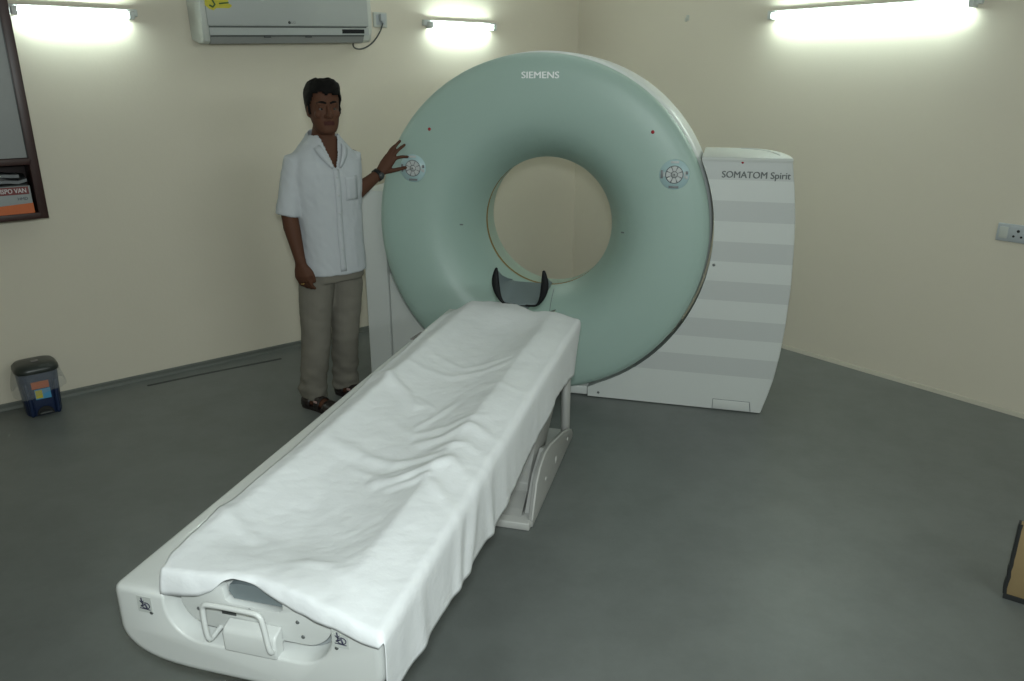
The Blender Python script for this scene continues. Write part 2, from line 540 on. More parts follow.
for x in (-.455, .455):
    bm = NB(); r = abs(x)
    add_box(bm, (x - .014, face_y(r) - .004, CZ - .0025), (x + .014, face_y(r) + .01, CZ + .0025))
    obj('centre_mark', bm, 'btnd', fr)

# ------------------------------------------------------------------ patient table
t = thing('patient_table', 'long cream couch of the scanner, cradle hidden under a sheet', 'patient table', GW(-.94, 1.215), (0, 0, -G))
HW = .333
def sect(y, ins=0., dz=0.):
    """boat-shaped outline of the housing, looking along y"""
    p = []
    w = HW - ins
    top, sh = .62 - ins * .8, .515 + dz
    for i in range(4):
        q = PI / 2 * i / 3
        p.append((w - .014 + .014 * math.cos(q), y, top - .014 + .014 * math.sin(q)))
    p = p[::-1]
    p.insert(0, (0, y, top))
    p.append((w, y, .57 + dz))
    for i in range(0, 17):
        q = PI / 2 * i / 16
        x = (w) * (math.cos(q) ** .42 if i < 16 else 0)
        z = sh - (.098 - ins) * math.sin(q) ** 1.0
        p.append((x, y, z))
    full = p + [(-x, yy, z) for x, yy, z in p[1:-1][::-1]]
    return full
bm = NB()
rows = []
for ins, y in ((.020, .0), (.012, .0005), (.005, .004), (.0015, .010), (0, .02)):
    rows.append(sect(y, ins))
for y in (.2, .6, 1.0, 1.4, 1.8, 2.2):
    rows.append(sect(y))
rows += [sect(2.30), sect(2.315, .006), sect(2.32, .015)]
add_loft(bm, rows)
hs = obj('housing', bm, 'couch', t, True, 45)
# recess at the foot end: a U cut open at the top, with a block left standing in the middle
def U(x0, x1, z0, z1, r, n=8):
    p = [(x0, z1)]
    for i in range(n + 1):
        q = PI + PI / 2 * i / n
        p.append((x0 + r + r * math.cos(q), z0 + r + r * math.sin(q)))
    for i in range(n + 1):
        q = 1.5 * PI + PI / 2 * i / n
        p.append((x1 - r + r * math.cos(q), z0 + r + r * math.sin(q)))
    p.append((x1, z1))
    return p
bm = NB(); add_prism(bm, U(-.198, .215, .505, .70, .085), lambda a, b: (a, -.05, b), lambda a, b: (a, .068, b))
c1 = obj('cutter', bm, 'couch')
c1.parent = t
bm = NB(); add_box(bm, (-.208, .115, .555), (.208, 2.40, .70)); c2 = obj('cutter', bm, 'couch'); c2.parent = t
baked(hs, [('BOOLEAN', dict(operation='DIFFERENCE', object=c1, solver='EXACT'))])
baked(hs, [('BOOLEAN', dict(operation='DIFFERENCE', object=c2, solver='EXACT')), ('BEVEL', dict(width=.006, segments=2, limit_method='ANGLE', angle_limit=R(50)))])
hs.data.set_sharp_from_angle(angle=R(50))
bpy.data.objects.remove(c1); bpy.data.objects.remove(c2)
bm = NB(); add_prism(bm, U(-.194, .211, .508, .585, .083), lambda a, b: (a, .054, b), lambda a, b: (a, .0675, b))
obj('recess_channel', bm, 'channel', t, False)
# end plate (cream) standing in the recess
bm = NB(); add_prism(bm, U(-.178, .206, .527, .640, .075) + [(.086, .640), (.084, .610), (.076, .603), (-.048, .603), (-.058, .610), (-.062, .640)], lambda a, b: (a, .030, b), lambda a, b: (a, .054, b))
ep = obj('end_plate', bm, 'couch', t, True, 40)
baked(ep, [('BEVEL', dict(width=.004, segments=2, limit_method='ANGLE', angle_limit=R(50)))])
ep.data.set_sharp_from_angle(angle=R(40))
for x, z in ((-.132, .572), (.002, .594), (.120, .586), (.130, .549)):
    if z < .611:
        bm = NB(); add_cyl(bm, (x, .0315, z), (0, -1, 0), .0052, .003, 14, .0042); obj('screw', bm, 'screw', ep)
# central block below the handle
bm = NB()
prof = [(.035, .500), (.0, .500), (-.002, .515), (-.001, .560), (.004, .572), (.014, .578), (.046, .590), (.046, .500)]
prof = [(-.003, .500), (-.004, .548), (.001, .558), (.010, .562), (.0295, .568), (.0295, .500)]
add_loft(bm, [[(x, y, z) for y, z in prof] for x in (-.052, .080)])
bk = obj('latch_block', bm, 'couch', t, True, 40)
baked(bk, [('BEVEL', dict(width=.004, segments=2, limit_method='ANGLE', angle_limit=R(50)))])
bm = NB(); add_box(bm, (-.070, .0285, .572), (-.034, .0305, .582)); obj('latch_slot', bm, 'dark', ep)
# handle: bent bar
bm = NB()
hp = [(-.080, .031, .532), (-.080, -.006, .527), (-.081, -.014, .535), (-.083, -.016, .56), (-.084, -.016, .612), (-.080, -.016, .625), (-.068, -.016, .630), (.045, -.016, .630), (.058, -.016, .625), (.064, -.016, .612), (.071, -.016, .55), (.073, -.014, .532), (.073, -.006, .524), (.073, .031, .528)]
def smooth_path(P, it=2):
    P = [Vector(p) for p in P]
    for _ in range(it):
        Q = [P[0]]
        for a, b in zip(P, P[1:]):
            Q += [a.lerp(b, .25), a.lerp(b, .75)]
        P = Q + [P[-1]]
    return P
add_tube(bm, smooth_path(hp), .0062, 10)
obj('pull_handle', bm, 'couch', t)
# pictogram stickers with a screw under each
for x, z, sx, sz in ((-.250, .582, -.235, .562), (.238, .590, .228, .566)):
    st = obj('sticker', box((x - .019, -.0012, z - .021), (x + .019, .004, z + .021)), 'cap', t, False)
    bm = NB()
    add_tube(bm, [(x - .012, -.002, z - .010), (x + .014, -.002, z - .012)], .0010, 5)
    ring = [(x + .004 + .010 * math.cos(q * PI / 6), -.002, z - .002 + .008 * math.sin(q * PI / 6)) for q in range(13)]
    add_tube(bm, ring, .0012, 5, False)
    add_tube(bm, [(x - .006, -.002, z + .017), (x - .005, -.002, z + .006)], .0015, 5)
    add_tube(bm, [(x - .010, -.002, z + .009), (x - .005, -.002, z + .004), (x - .001, -.002, z + .010)], .0012, 5)
    add_tube(bm, [(x - .008, -.002, z - .004), (x + .003, -.002, z + .002), (x + .006, -.002, z - .006)], .0022, 5)
    obj('hand_pictogram', bm, 'bxblue', st)
    bm = NB(); add_cyl(bm, (sx, .004, sz), (0, -1, 0), .0050, .0055, 14, .0042); obj('screw', bm, 'screw', t)
obj('release_slot', box((.258, -.0015, .607), (.296, .004, .6105), .0008), 'rtag', t)
# cradle: concave slab, grey at the end
def cradle_row(y, zoff=0., grow=0.):
    up, lo = [], []
    for i in range(17):
        x = -.205 + .41 * i / 16
        z = .641 - .040 * (1 - (abs(x) / .205) ** 2.2)
        up.append((x * (1 + grow), y, z + zoff))
        lo.append((x * .97, y, z - .026 if abs(x) < .19 else z - .018))
    return up + lo[::-1]
bm = NB(); add_loft(bm, [cradle_row(y, dz) for y, dz in ((.100, .014), (.2, .010), (.45, .0), (.8, 0), (1.3, 0), (1.8, 0), (2.2, 0), (2.36, 0))])
cr = obj('cradle', bm, 'cradle', t)
bm = NB()
add_loft(bm, [[(-.057, y, .622), (-.046, y, .605), (.074, y, .605), (.082, y, .612), (.082, y, .638), (.06, y, .646), (-.03, y, .646), (-.054, y, .640)] for y in (.046, .112)])
obj('cradle_end', bm, 'cradle', t, True, 40)
# tag on the left rail
bm = NB(); add_prism(bm, [(-.331, 1.80), (-.322, 1.90), (-.268, 1.915), (-.276, 1.815)], lambda a, b: (a, b, .6205), lambda a, b: (a, b, .626))
obj('rail_tag', bm, 'rtag', t, False)
# pedestal
obj('base_plate', box((-.31, 1.40, 0), (.31, 2.30, .034), .006), 'couch_light', t)
hump = [(1.425, .005), (1.430, .04), (1.500, .168), (1.56, .205), (1.645, .226), (1.75, .215), (2.04, .142), (2.20, .085), (2.255, .062), (2.285, .030), (2.285, .005)]
for s in (1, -1):
    bm = NB(); add_prism(bm, hump, lambda a, b: (s * .298, a, b), lambda a, b: (s * .318, a, b))
    sp = obj('side_plate', bm, 'couch_grey', t, True, 40)
    baked(sp, [('BEVEL', dict(width=.004, segments=2, limit_method='ANGLE', angle_limit=R(30)))])
    sp.data.set_sharp_from_angle(angle=R(35))
    bm = NB(); add_tube(bm, [(s * .314, a, b - .002) for a, b in hump[1:8]], .0055, 8); obj('edge_trim', bm, 'couch_light', sp)
    for y, z in ((1.66, .10), (1.87, .085), (2.14, .06)):
        bm = NB(); add_cyl(bm, (s * .317, y, z), (s, 0, 0), .009 if y != 1.87 else .017, .004, 16); obj('bolt', bm, 'couch_light', sp)
    bm = NB(); add_tube(bm, [(s * .288, 2.235, .04), (s * .288, 2.235, .10), (s * .288, 2.225, .52)], [(.030, .022)] * 3, 14, False, ref=(0, 1, 0)); obj('column', bm, 'couch_grey', t)
    # inner lifting arm, a slanting closed cover
    bm = NB(); add_prism(bm, [(1.52, .030), (1.66, .030), (2.20, .34), (2.20, .52), (1.98, .52), (1.55, .13)], lambda a, b: (s * .12, a, b), lambda a, b: (s * .268, a, b))
    la = obj('lift_arm', bm, 'couch_grey', t, True, 30)
    baked(la, [('BEVEL', dict(width=.006, segments=2, limit_method='ANGLE', angle_limit=R(20)))])
    la.data.set_sharp_from_angle(angle=R(35))
    bm = NB(); add_prism(bm, [(1.44, .030), (1.475, .030), (1.60, .150), (1.74, .200), (2.0, .11), (2.2, .034), (1.5, .034)][:6], lambda a, b: (s * .272, a, b), lambda a, b: (s * .294, a, b))
    obj('inner_cover', bm, 'couch_light', t, False)
bm = NB(); add_prism(bm, [(1.44, .030), (1.82, .030), (1.79, .215), (1.72, .205), (1.47, .055)], lambda a, b: (-.266, a, b), lambda a, b: (.266, a, b))
obj('front_cover', bm, 'couch_grey', t, False)
obj('lift_core', box((-.118, 1.56, .034), (.118, 2.18, .49), .01), 'couch_grey', t)

# ------------------------------------------------------------------ sheet
def seg_d(p, a, b):
    a = Vector(a); b = Vector(b); p = Vector(p)
    d = b - a; k = max(0, min(1, (p - a).dot(d) / d.length_squared))
    return (p - a - d * k).length, k
FOLDS = [  # polyline, height, width
    ([(-.300, 1.345), (-.227, 1.313), (-.148, 1.251), (-.049, 1.151)], .016, .026),
    ([(-.063, 1.214), (.041, 1.129)], .006, .012),
    ([(.020, .98), (.087, 1.187)], .006, .011),
    ([(.08, .86), (.157, .888), (.217, .958), (.335, .901)], .011, .022),
    ([(.05, .60), (.107, .612), (.191, .665), (.234, .715), (.335, .643)], .017, .026),
    ([(.10, .565), (.161, .585), (.207, .621)], .008, .014),
    ([(.198, .606), (.27, .54), (.335, .467)], .010, .020),
    ([(-.258, .308), (-.18, .26), (-.109, .214)], .009, .024),
    ([(-.221, .81), (-.15, .76), (-.09, .721)], .007, .022),
    ([(-.12, .78), (-.04, .735), (.06, .72), (.186, .761)], .009, .022),
    ([(-.201, 1.477), (-.021, 1.444), (.12, 1.54), (.193, 1.618)], .005, .020),
    ([(-.15, 1.62), (0, 1.55), (.15, 1.66)], .004, .018),
    ([(-.10, 1.02), (.03, .93), (.12, .97), (.24, 1.05)], .005, .020),
    ([(-.06, .66), (.05, .635), (.16, .70)], .006, .016),
    ([(.16, .80), (.25, .83), (.335, .77)], .007, .018),
    ([(.20, 1.35), (.28, 1.30), (.335, 1.32)], .004, .016),
    ([(.20, 1.70), (.28, 1.64), (.335, 1.68)], .004, .016),
    ([(.05, .14), (.13, .16), (.20, .12)], .004, .018),
]
def folds(x, y):
    h = 0
    for P, ht, w in FOLDS:
        n = len(P) - 1
        best = (9, 0)
        for i in range(n):
            d, k = seg_d((x, y), P[i], P[i + 1])
            if d < best[0]: best = (d, (i + k) / n)
        if best[0] < 4 * w:
            h += ht * math.exp(-(best[0] / w) ** 2) * (.35 + .65 * math.sin(PI * min(1, max(0, .12 + .76 * best[1]))))
    return h
XE = .336
def sheet_top(x, y):
    dip = .046 * max(0, 1 - (abs(x + .005) / .21) ** 2) * sstep(.03, .30, y) * (1 - .75 * sstep(2.0, 2.3, y))
    z = .650 - dip
    z -= .016 * sstep(.21, .33, x) + .022 * sstep(.215, .30, -x) * sstep(.2, 1.0, y) + .004 * sstep(.2, .26, -x)
    z += .022 * (1 - sstep(.10, .45, y)) * (1 - sstep(-.02, .26, x))
    z += .012 * sstep(2.10, 2.30, y) * math.exp(-((x + .055) / .185) ** 2)
    n1 = noise.noise(Vector((x * 7, y * 4.5, 1.7))); n2 = noise.noise(Vector((x * 19 + y * 6, y * 13, 5.1)))
    n3 = noise.noise(Vector((x * 40 - y * 22, y * 30, 9.2)))
    z += .0042 * n1 + .0022 * n2 + .0014 * n3 + folds(x, y) * (1 - .65 * sstep(.22, .335, x))
    return max(z, .6215 if abs(x) > .2 else 0)
LE = [(0.03, -.208), (.07, -.224), (.29, -.250), (.60, -.262), (.90, -.284), (1.28, -.300), (1.67, -.304), (1.87, -.312), (2.30, -.316)]
FY = [(-.24, .020), (-.15, .026), (-.09, .034), (-.055, .050), (0, .054), (.06, .042), (.12, .030), (.20, .014), (.25, .008), (.336, -.006)]
FD = [(-.24, .062), (-.15, .056), (-.11, .048), (-.08, .034), (-.055, .010), (-.03, .005), (.0, .009), (.06, .024), (.12, .038), (.25, .036), (.336, .028)]
HEM = [(0., .445), (.06, .452), (.20, .447), (.32, .442), (.57, .430), (.68, .412), (.76, .402), (.88, .408), (1.28, .424), (1.73, .455), (2.00, .430), (2.10, .41), (2.27, .60)]
FAR = [(-.32, 2.10), (-.31, 2.18), (-.224, 2.34), (-.1, 2.375), (.0, 2.365), (.11, 2.27), (.166, 2.28), (.336, 2.255)]
NX, NY, ND, NF = 78, 250, 18, 6
bm = NB()
grid = []
for j in range(-NF, NY + 1):
    row = []
    v = max(0, j) / NY
    for i in range(NX + ND + 1):
        u = min(1, i / NX)
        # plan position
        xe0 = -.24 + (XE + .24) * u
        y0 = lerp_tab(FY, xe0); y1 = lerp_tab(FAR, -.32 + (.656) * u)
        y = y0 + (y1 - y0) * v
        xa = lerp_tab(LE, y)
        x = xa + (XE - xa) * u
        z = sheet_top(x, y)
        if i > NX:                                   # hanging side
            k = (i - NX) / ND
            zt = z - .004
            hem = lerp_tab(HEM, y) + .003 * noise.noise(Vector((y * 5, 0, 3)))
            drop = zt - hem
            rr = .008
            # round the edge, then fall with soft vertical drapes
            dr = k * max(.02, drop)
            out = rr * (1 - math.exp(-dr / .010)) + .003
            wave = .008 * k * noise.noise(Vector((y * 5.5, .3 * k, 2.2))) + .003 * k * noise.noise(Vector((y * 17, .4 * k, 7.7)))
            for yc, amp, w, sl in ((.60, .014, .040, .10), (.72, .010, .035, -.02), (.47, .010, .030, .05), (.90, .006, .035, .0), (1.35, .004, .03, .02), (1.75, .004, .03, .0), (.18, .006, .03, .0)):
                wave += amp * math.exp(-((y - yc + sl * k) / w) ** 2) * (.3 + .7 * k)
            x = XE + out + max(-.004, wave) * sstep(0, .25, k)
            z = zt - dr
        elif i == NX:
            z -= .003
        if j < 0:                                    # front fall
            q = -j / NF
            d = lerp_tab(FD, x if i <= NX else XE)
            if i <= NX:
                y = y - .010 * math.sin(q * PI / 2) - .004 * q + .003 * noise.noise(Vector((x * 20, q, 4)))
                z = z - d * q ** 1.4
            else:
                k = (i - NX) / ND
                y = y - .008 * math.sin(q * PI / 2) - .003 * k
        row.append(bm.verts.new((x, y, z)))
    grid.append(row)
for a, b in zip(grid, grid[1:]):
    for i in range(len(a) - 1):
        bm.faces.new((a[i], a[i + 1], b[i + 1], b[i]))
sh = obj('bed_sheet', bm, 'sheet')
sh.location = GW(-.94, 1.215); sh.rotation_euler = (0, 0, -G)
md = sh.modifiers.new('solidify', 'SOLIDIFY'); md.thickness = .0025; md.offset = 1
md = sh.modifiers.new('smooth', 'SMOOTH'); md.factor = .4; md.iterations = 2
tag(sh, 'creased white cotton sheet spread over the couch and hanging off one side', 'sheet')

# ------------------------------------------------------------------ head holder
h = thing('head_holder', 'grey trough-shaped head rest with black flared rims at the couch end', 'head rest', GW(-.918, 3.58), (0, 0, -G))
def htrough(hw, zb, zt, y, n=40, lean=0.):
    out = []
    for i in range(n + 1):
        q = -1 + 2 * i / n
        a = abs(q)
        x = math.copysign(hw * (1.12 * math.sin(min(1, a * 1.25) * PI / 2) - .12 * a * a), q)
        z = zb + (zt - zb) * (.18 * a * a + .82 * sstep(.30, 1.05, a) ** .9)
        out.append((x, y + lean * a, z))
    return out
bm = NB()
rows = []
for y, hw, zb, zt in ((.012, .114, .652, .812), (.08, .112, .664, .772), (.16, .106, .686, .738), (.235, .098, .704, .714)):
    i_ = htrough(hw, zb, zt, y); o_ = htrough(hw + .008, zb - .010, zt + .001, y)
    rows.append(i_ + o_[::-1])
add_loft(bm, rows)
obj('trough', bm, 'hgrey', h, True, 50)
bm = NB()
pts = [Vector(p) for p in htrough(.119, .645, .826, .004, 48, -.010)]
rad = []
for i, p in enumerate(pts):
    a = abs(-1 + 2 * i / 48)
    rad.append((.009, .0050 + .0150 * math.sin(PI * sstep(.30, 1.10, a)) ** .9))
add_tube(bm, pts, rad, 10, True, ref=(0, 1, 0))
obj('rim', bm, 'black', h)
obj('holder_foot', box((-.03, -.004, .612), (.03, .20, .652), .006), 'hgrey', h)

# ------------------------------------------------------------------ wall air conditioner
AS = -2.455
ac = thing('air_conditioner', 'white split air conditioner mounted high on the wall above the man', 'air conditioner', WL(AS, .0, 1.900), (0, R(-1.7), ROTL))
def acp(ins=0):   # side profile (y toward the wall is +), z
    return [(-.004, .02), (-.10, .0), (-.155, .0), (-.178, .012), (-.196, .060), (-.205, .12), (-.206, .27), (-.19, .292), (-.004, .295)]
bm = NB()
def acrow(x, k=1.):
    cy, cz = -.10, .15
    return [(x, cy + (y - cy) * k if y < -.01 else y, cz + (z - cz) * k) for y, z in acp()]
add_loft(bm, [acrow(-.505, .93), acrow(-.502, .97), acrow(-.497, .99), acrow(-.485), acrow(.50), acrow(.520, .99), acrow(.527, .97), acrow(.530, .93)])
body = obj('body', bm, 'acside', ac, True, 40)
bm = NB(); add_box(bm, (-.476, -.214, .088), (.500, -.200, .290), .006); obj('front_panel', bm, 'ac', ac, True, 40)
bm = NB(); add_box(bm, (-.470, -.2085, .080), (.485, -.19, .0875)); obj('panel_groove', bm, 'acdark', ac, False)
bm = NB()
add_loft(bm, [[(x, -.2075, .080), (x, -.2065, .042), (x, -.195, .042), (x, -.195, .080)] for x in (-.470, .500)])
obj('lower_band', bm, 'ac', ac, False)
bm = NB(); add_loft(bm, [[(x, -.199, .042), (x, -.176, .0), (x, -.150, -.004), (x, -.150, .03)] for x in (-.465, .470)]); obj('outlet_louvre', bm, 'acgrey', ac, False)
bm = NB(); add_loft(bm, [[(x, -.2005, .0405), (x, -.197, .034), (x, -.185, .034), (x, -.185, .0405)] for x in (-.465, .470)]); obj('outlet_gap', bm, 'acdark', ac, False)
for x in (-.145, .105):
    obj('louvre_clip', box((x - .020, -.2035, .028), (x + .020, -.185, .041), .003), 'dark', ac)
obj('display', box((.320, -.2105, .050), (.468, -.20, .073), .002), 'black', ac)
bm = NB()
add_cyl(bm, (-.012, -.2135, .108), (0, -1, 0), .008, .0015, 18); obj('logo_disc', bm, 'dark', ac)
lettering('logo_letters', 'LG', .022, 'acgrey', ac, (.014, -.2146, .108), (PI / 2, 0, 0))
bm = NB()
star = [(-.075, .040), (-.078, -.005), (-.060, -.022), (-.035, -.030), (-.020, -.018), (.05, -.018), (.066, -.008), (.066, .0), (.050, .006), (.05, .05), (-.05, .055)]
add_prism(bm, [(-.40 + a, .195 + b) for a, b in star], lambda a, b: (a, -.2138, b), lambda a, b: (a, -.2150, b)); est = obj('energy_sticker', bm, 'yellow', ac, False)
bm = NB()
add_tube(bm, [(-.452, -.2152, .19), (-.438, -.2152, .182), (-.425, -.2152, .195), (-.435, -.2152, .215)], .005, 6)
add_tube(bm, [(-.40, -.2152, .20), (-.352, -.2152, .205)], .004, 6)
obj('sticker_print', bm, 'stgreen', est)
bm = NB()
cp = [(.425, -.14, .0), (.44, -.10, -.012), (.47, -.06, -.030), (.52, -.035, -.038), (.58, -.020, -.026), (.64, -.016, .010), (.685, -.020, .065), (.702, -.030, .11), (.703, -.035, .128)]
add_tube(bm, smooth_path(cp), .0048, 8)
obj('power_lead', bm, 'cable', ac)
bm = NB(); add_box(bm, (.683, -.050, .128), (.723, -.018, .175), .008); add_box(bm, (.694, -.046, .118), (.712, -.024, .135), .004); obj('plug', bm, 'sock', ac, True, 40)
sk = thing('wall_socket', 'small white power socket feeding the air conditioner lead', 'socket', WL(-1.765, 0, 2.06), (0, 0, ROTL))
obj('plate', box((-.045, -.014, -.045), (.055, 0, .045), .006), 'acside', sk)
obj('socket_face', box((-.030, -.017, -.030), (.040, -.012, .030), .003), 'sock', sk)

# ------------------------------------------------------------------ tube lights
def tube_light(label, loc, rz, L, back=0.):
    r = thing('tube_light', label, 'light', loc, (0, 0, rz), 'fluorescent wall tubes')
    h = L / 2
    obj('batten', box((-h - .055, -.030, -.002), (h + .055, 0, .034), .005), 'batten', r)
    for s in (-1, 1):
        obj('lamp_holder', box((min(s * (h + .002), s * (h + .030)), -.068, -.018), (max(s * (h + .002), s * (h + .030)), -.005, .022), .005), 'batten', r)
    bm = NB(); add_tube(bm, [(-h, -.050, 0), (h, -.050, 0)], .0135, 16, False); obj('tube', bm, 'tube', r)
    return r
tube_light('lit fluorescent tube high on the wall between dark wooden cabinet and air conditioner', WL(-3.540, 0, 2.018), ROTL, .50)
tube_light('lit fluorescent tube on the wall just above and beside the scanner ring', WL(-1.135, 0, 2.040), ROTL, .50)
tube_light('longest lit fluorescent tube, on the wall above the striped side cover', WR(2.325, 0, 2.062), ROTR, 1.12)

# ------------------------------------------------------------------ wall cabinet and contents
cb = thing('wall_cabinet', 'dark mahogany framed wall cabinet with grey door over an open shelf', 'cabinet', WL(-4.285, 0, 1.035), (0, 0, ROTL))
D, W2, HT = .20, .44, 1.25
def cbx(name, lo, hi, m='wood', bev=.003, par=None):
    return obj(name, box(lo, hi, bev), m, par or cb, True, 40)
cbx('side_panel', (W2 - .042, -D, 0), (W2, 0, HT)); cbx('side_panel', (-W2, -D, 0), (-W2 + .030, 0, HT))
cbx('bottom_panel', (-W2 + .030, -D, 0), (W2 - .030, 0, .032)); cbx('top_panel', (-W2 + .03, -D, HT - .03), (W2 - .03, 0, HT))
cbx('shelf', (-W2 + .030, -D, .268), (W2 - .030, 0, .300)); cbx('back_panel', (-W2 + .03, -.012, .032), (W2 - .03, 0, HT - .03), 'cabin')
dr = cbx('door', (-W2 + .032, -D + .006, .302), (W2 - .032, -D + .022, HT - .032), 'cabw', .002)
cbx('door_edge', (W2 - .046, -D + .003, .302), (W2 - .032, -D + .012, HT - .032), 'dark', .001, dr)
sb = thing('syringe_carton', 'printed carton with maroon and orange bands lying on the cabinet shelf', 'carton', WL(-4.065, .115, 1.0672), (0, 0, ROTL))
obj('carton_body', box((-.165, -.078, 0), (.162, .09, .135), .002), 'bxgrey', sb)
obj('maroon_band', box((-.166, -.0795, .094), (.154, -.070, .132), .0005), 'bxred', sb, False)
bm = NB(); add_prism(bm, [(-.166, .0), (.163, .0), (.163, .050), (.10, .047), (.02, .043), (-.06, .028), (-.166, .015)], lambda a, b: (a, -.0795, b), lambda a, b: (a, -.070, b)); obj('orange_band', bm, 'bxor', sb, False)
lettering('brand_lettering', 'DISPO VAN', .032, 'bxtext', sb, (.078, -.0800, .112), (PI / 2, 0, 0), width=.128, bold=.0012, extrude=.0005)
lettering('mark_lettering', 'HMD', .020, 'bxblue', sb, (.122, -.0800, .073), (PI / 2, 0, 0), extrude=.0005)
pk = thing('film_packet', 'crumpled silver and black film packet on top of the printed carton', 'packet', WL(-4.06, .115, 1.2025), (0, 0, ROTL))
def crumple(x0, x1, y0, y1, z0, z1, seed, n=10):
    bm = NB(); rows = []
    for i in range(n + 1):
        x = x0 + (x1 - x0) * i / n
        k = .35 + .65 * math.sin(PI * (i + .6) / (n + 1.2))
        row = []
        for q in range(14):
            a = 2 * PI * q / 14
            w = 1 + .35 * noise.noise(Vector((i * .7, math.cos(a) * 2 + seed, math.sin(a) * 2)))
            row.append((x, (y0 + y1) / 2 + (y1 - y0) / 2 * math.cos(a) * k * min(w, 1.05), max(z0, (z0 + z1) / 2 + (z1 - z0) / 2 * math.sin(a) * k * w)))
        rows.append(row)
    return add_loft(bm, rows)
obj('black_wrap', crumple(-.16, .150, -.068, .07, 0, .068, 1), 'plastic_black', pk, True, 40)
for x0, x1, zz, tl, sd in ((-.15, .15, .012, 6, 3), (-.14, .12, .048, -9, 8)):
    bm = NB(); rows = []
    for i in range(9):
        x = x0 + (x1 - x0) * i / 8
        z = zz + .02 * noise.noise(Vector((x * 14, sd, 0))) + math.tan(R(tl)) * (x) * .4
        rows.append([(x, -.072 + .004 * math.sin(i * 2.1), max(.001, z)), (x, .05, max(.004, z + .012)), (x, .05, max(.006, z + .016)), (x, -.074 + .004 * math.sin(i * 2.1), max(.014, z + .015))])
    add_loft(bm, rows); obj('silver_fold', bm, 'plastic_grey', pk, False)

# ------------------------------------------------------------------ pedal bin and its bag
bn = thing('pedal_bin', 'navy blue pedal bin with dark lid standing against the wall', 'bin', WL(-4.035, .128, 0), (0, 0, ROTL))
def rrect(cx, cy, hx, hy, z, r=.3, n=6):
    out = []
    rr = min(hx, hy) * r * 2
    for sx, sy, a0 in ((1, 1, 0), (-1, 1, 90), (-1, -1, 180), (1, -1, 270)):
        for i in range(n + 1):
            a = R(a0 + 90 * i / n)
            out.append((cx + sx * (hx - rr) + rr * math.cos(a), cy + sy * (hy - rr) + rr * math.sin(a), z))
    return out
bm = NB(); add_loft(bm, [rrect(0, 0, .083, .080, 0), rrect(0, 0, .086, .083, .006), rrect(0, 0, .091, .088, .10), rrect(0, 0, .099, .096, .26)])
bb = obj('bin_body', bm, 'binblue', bn, True, 50)
bm = NB(); add_prism(bm, [(.042 * math.cos(PI * i / 12), .050 * math.sin(PI * i / 12)) for i in range(13)], lambda a, b: (a, -.085, b + .006), lambda a, b: (a, -.0905, b + .006)); obj('pedal_arch', bm, 'hole', bb, False)
bm = NB(); add_box(bm, (-.030, -.108, .014), (.030, -.084, .026), .005); obj('pedal', bm, 'dark', bn)
for s in (-1, 1):
    bm = NB(); add_tube(bm, [(s * .062, -.084, .01), (s * .064, -.090, .10), (s * .072, -.096, .20)], .012, 8); obj('front_rib', bm, 'binblue', bb)
bm = NB(); add_loft(bm, [rrect(0, 0, .104, .101, .260), rrect(0, 0, .108, .105, .268), rrect(0, 0, .106, .103, .286), rrect(0, 0, .092, .089, .302), rrect(0, 0, .060, .058, .310), rrect(0, 0, .02, .02, .312)])
ld = obj('lid', bm, 'binlid', bn, True, 50)
bm = NB(); add_box(bm, (-.018, -.03, .309), (.018, -.005, .318), .004); obj('lid_grip', bm, 'rtag', ld)
st = obj('label_sticker', box((-.035, -.0975, .105), (.040, -.0890, .165)), 'stblue', bn, False)
obj('sticker_picture', box((-.033, -.0985, .112), (.000, -.0965, .160)), 'yellow', st, False)
obj('sticker_band', box((-.045, -.1015, .172), (.038, -.0930, .212)), 'bxor', st, False)
bm = NB(); rows = []
for k in range(9):
    q = k / 8
    z = .262 - .10 * q
    base = rrect(0, 0, .108 + .020 * math.sin(q * 1.6), .105 + .014 * math.sin(q * 1.6), z, .3, 8)
    rows.append([(x + .010 * q * noise.noise(Vector((x * 30, y * 30, q))), y + .006 * q * noise.noise(Vector((x * 30, y * 30, q + 5))), zz - .035 * q * (1 if x < -.02 else .1) * (1 + .5 * noise.noise(Vector((x * 22, y * 22, 3))))) for x, y, zz in base])
add_loft(bm, rows, caps=False)
bg = obj('bin_bag', bm, 'bag'); bg.location = WL(-4.035, .128, 0); bg.rotation_euler = (0, 0, ROTL)
bn.scale = (.97, .97, .92); bg.scale = (.97, .97, .92)
tag(bg, 'translucent plastic bag folded over the rim of the navy pedal bin', 'bag')

# ------------------------------------------------------------------ socket on the other wall, hook, carton
sk = thing('wall_switch_socket', 'wide white switch and socket plate on the bare cream wall', 'socket', WR(3.30, 0, .955), (0, 0, ROTR))
obj('plate', box((-.095, -.014, -.045), (.095, 0, .046), .005), 'sock', sk)
bm = NB(); add_box(bm, (-.082, -.018, -.030), (-.042, -.012, .030), .003); rk = obj('rocker_switch', bm, 'acside', sk, True, 40)
obj('socket_face', box((-.032, -.0165, -.036), (.042, -.012, .036), .003), 'sock', sk)
for x, z, rr in ((.006, .014, .0075), (-.012, -.014, .006), (.024, -.014, .006)):
    bm = NB(); add_cyl(bm, (x, -.0160, z), (0, -1, 0), rr, .0012, 14); obj('pin_hole', bm, 'hole', sk, False)
bm = NB(); add_box(bm, (.055, -.018, -.030), (.088, -.012, .030), .003); obj('rocker_switch', bm, 'acside', sk, True, 40)
hk = thing('wall_hook', 'tiny pale hook screwed into the wall above the scanner', 'hook', WR(1.07, 0, 2.09), (0, 0, ROTR))
obj('hook_plate', box((-.012, -.005, -.018), (.012, 0, .018), .003), 'acside', hk)
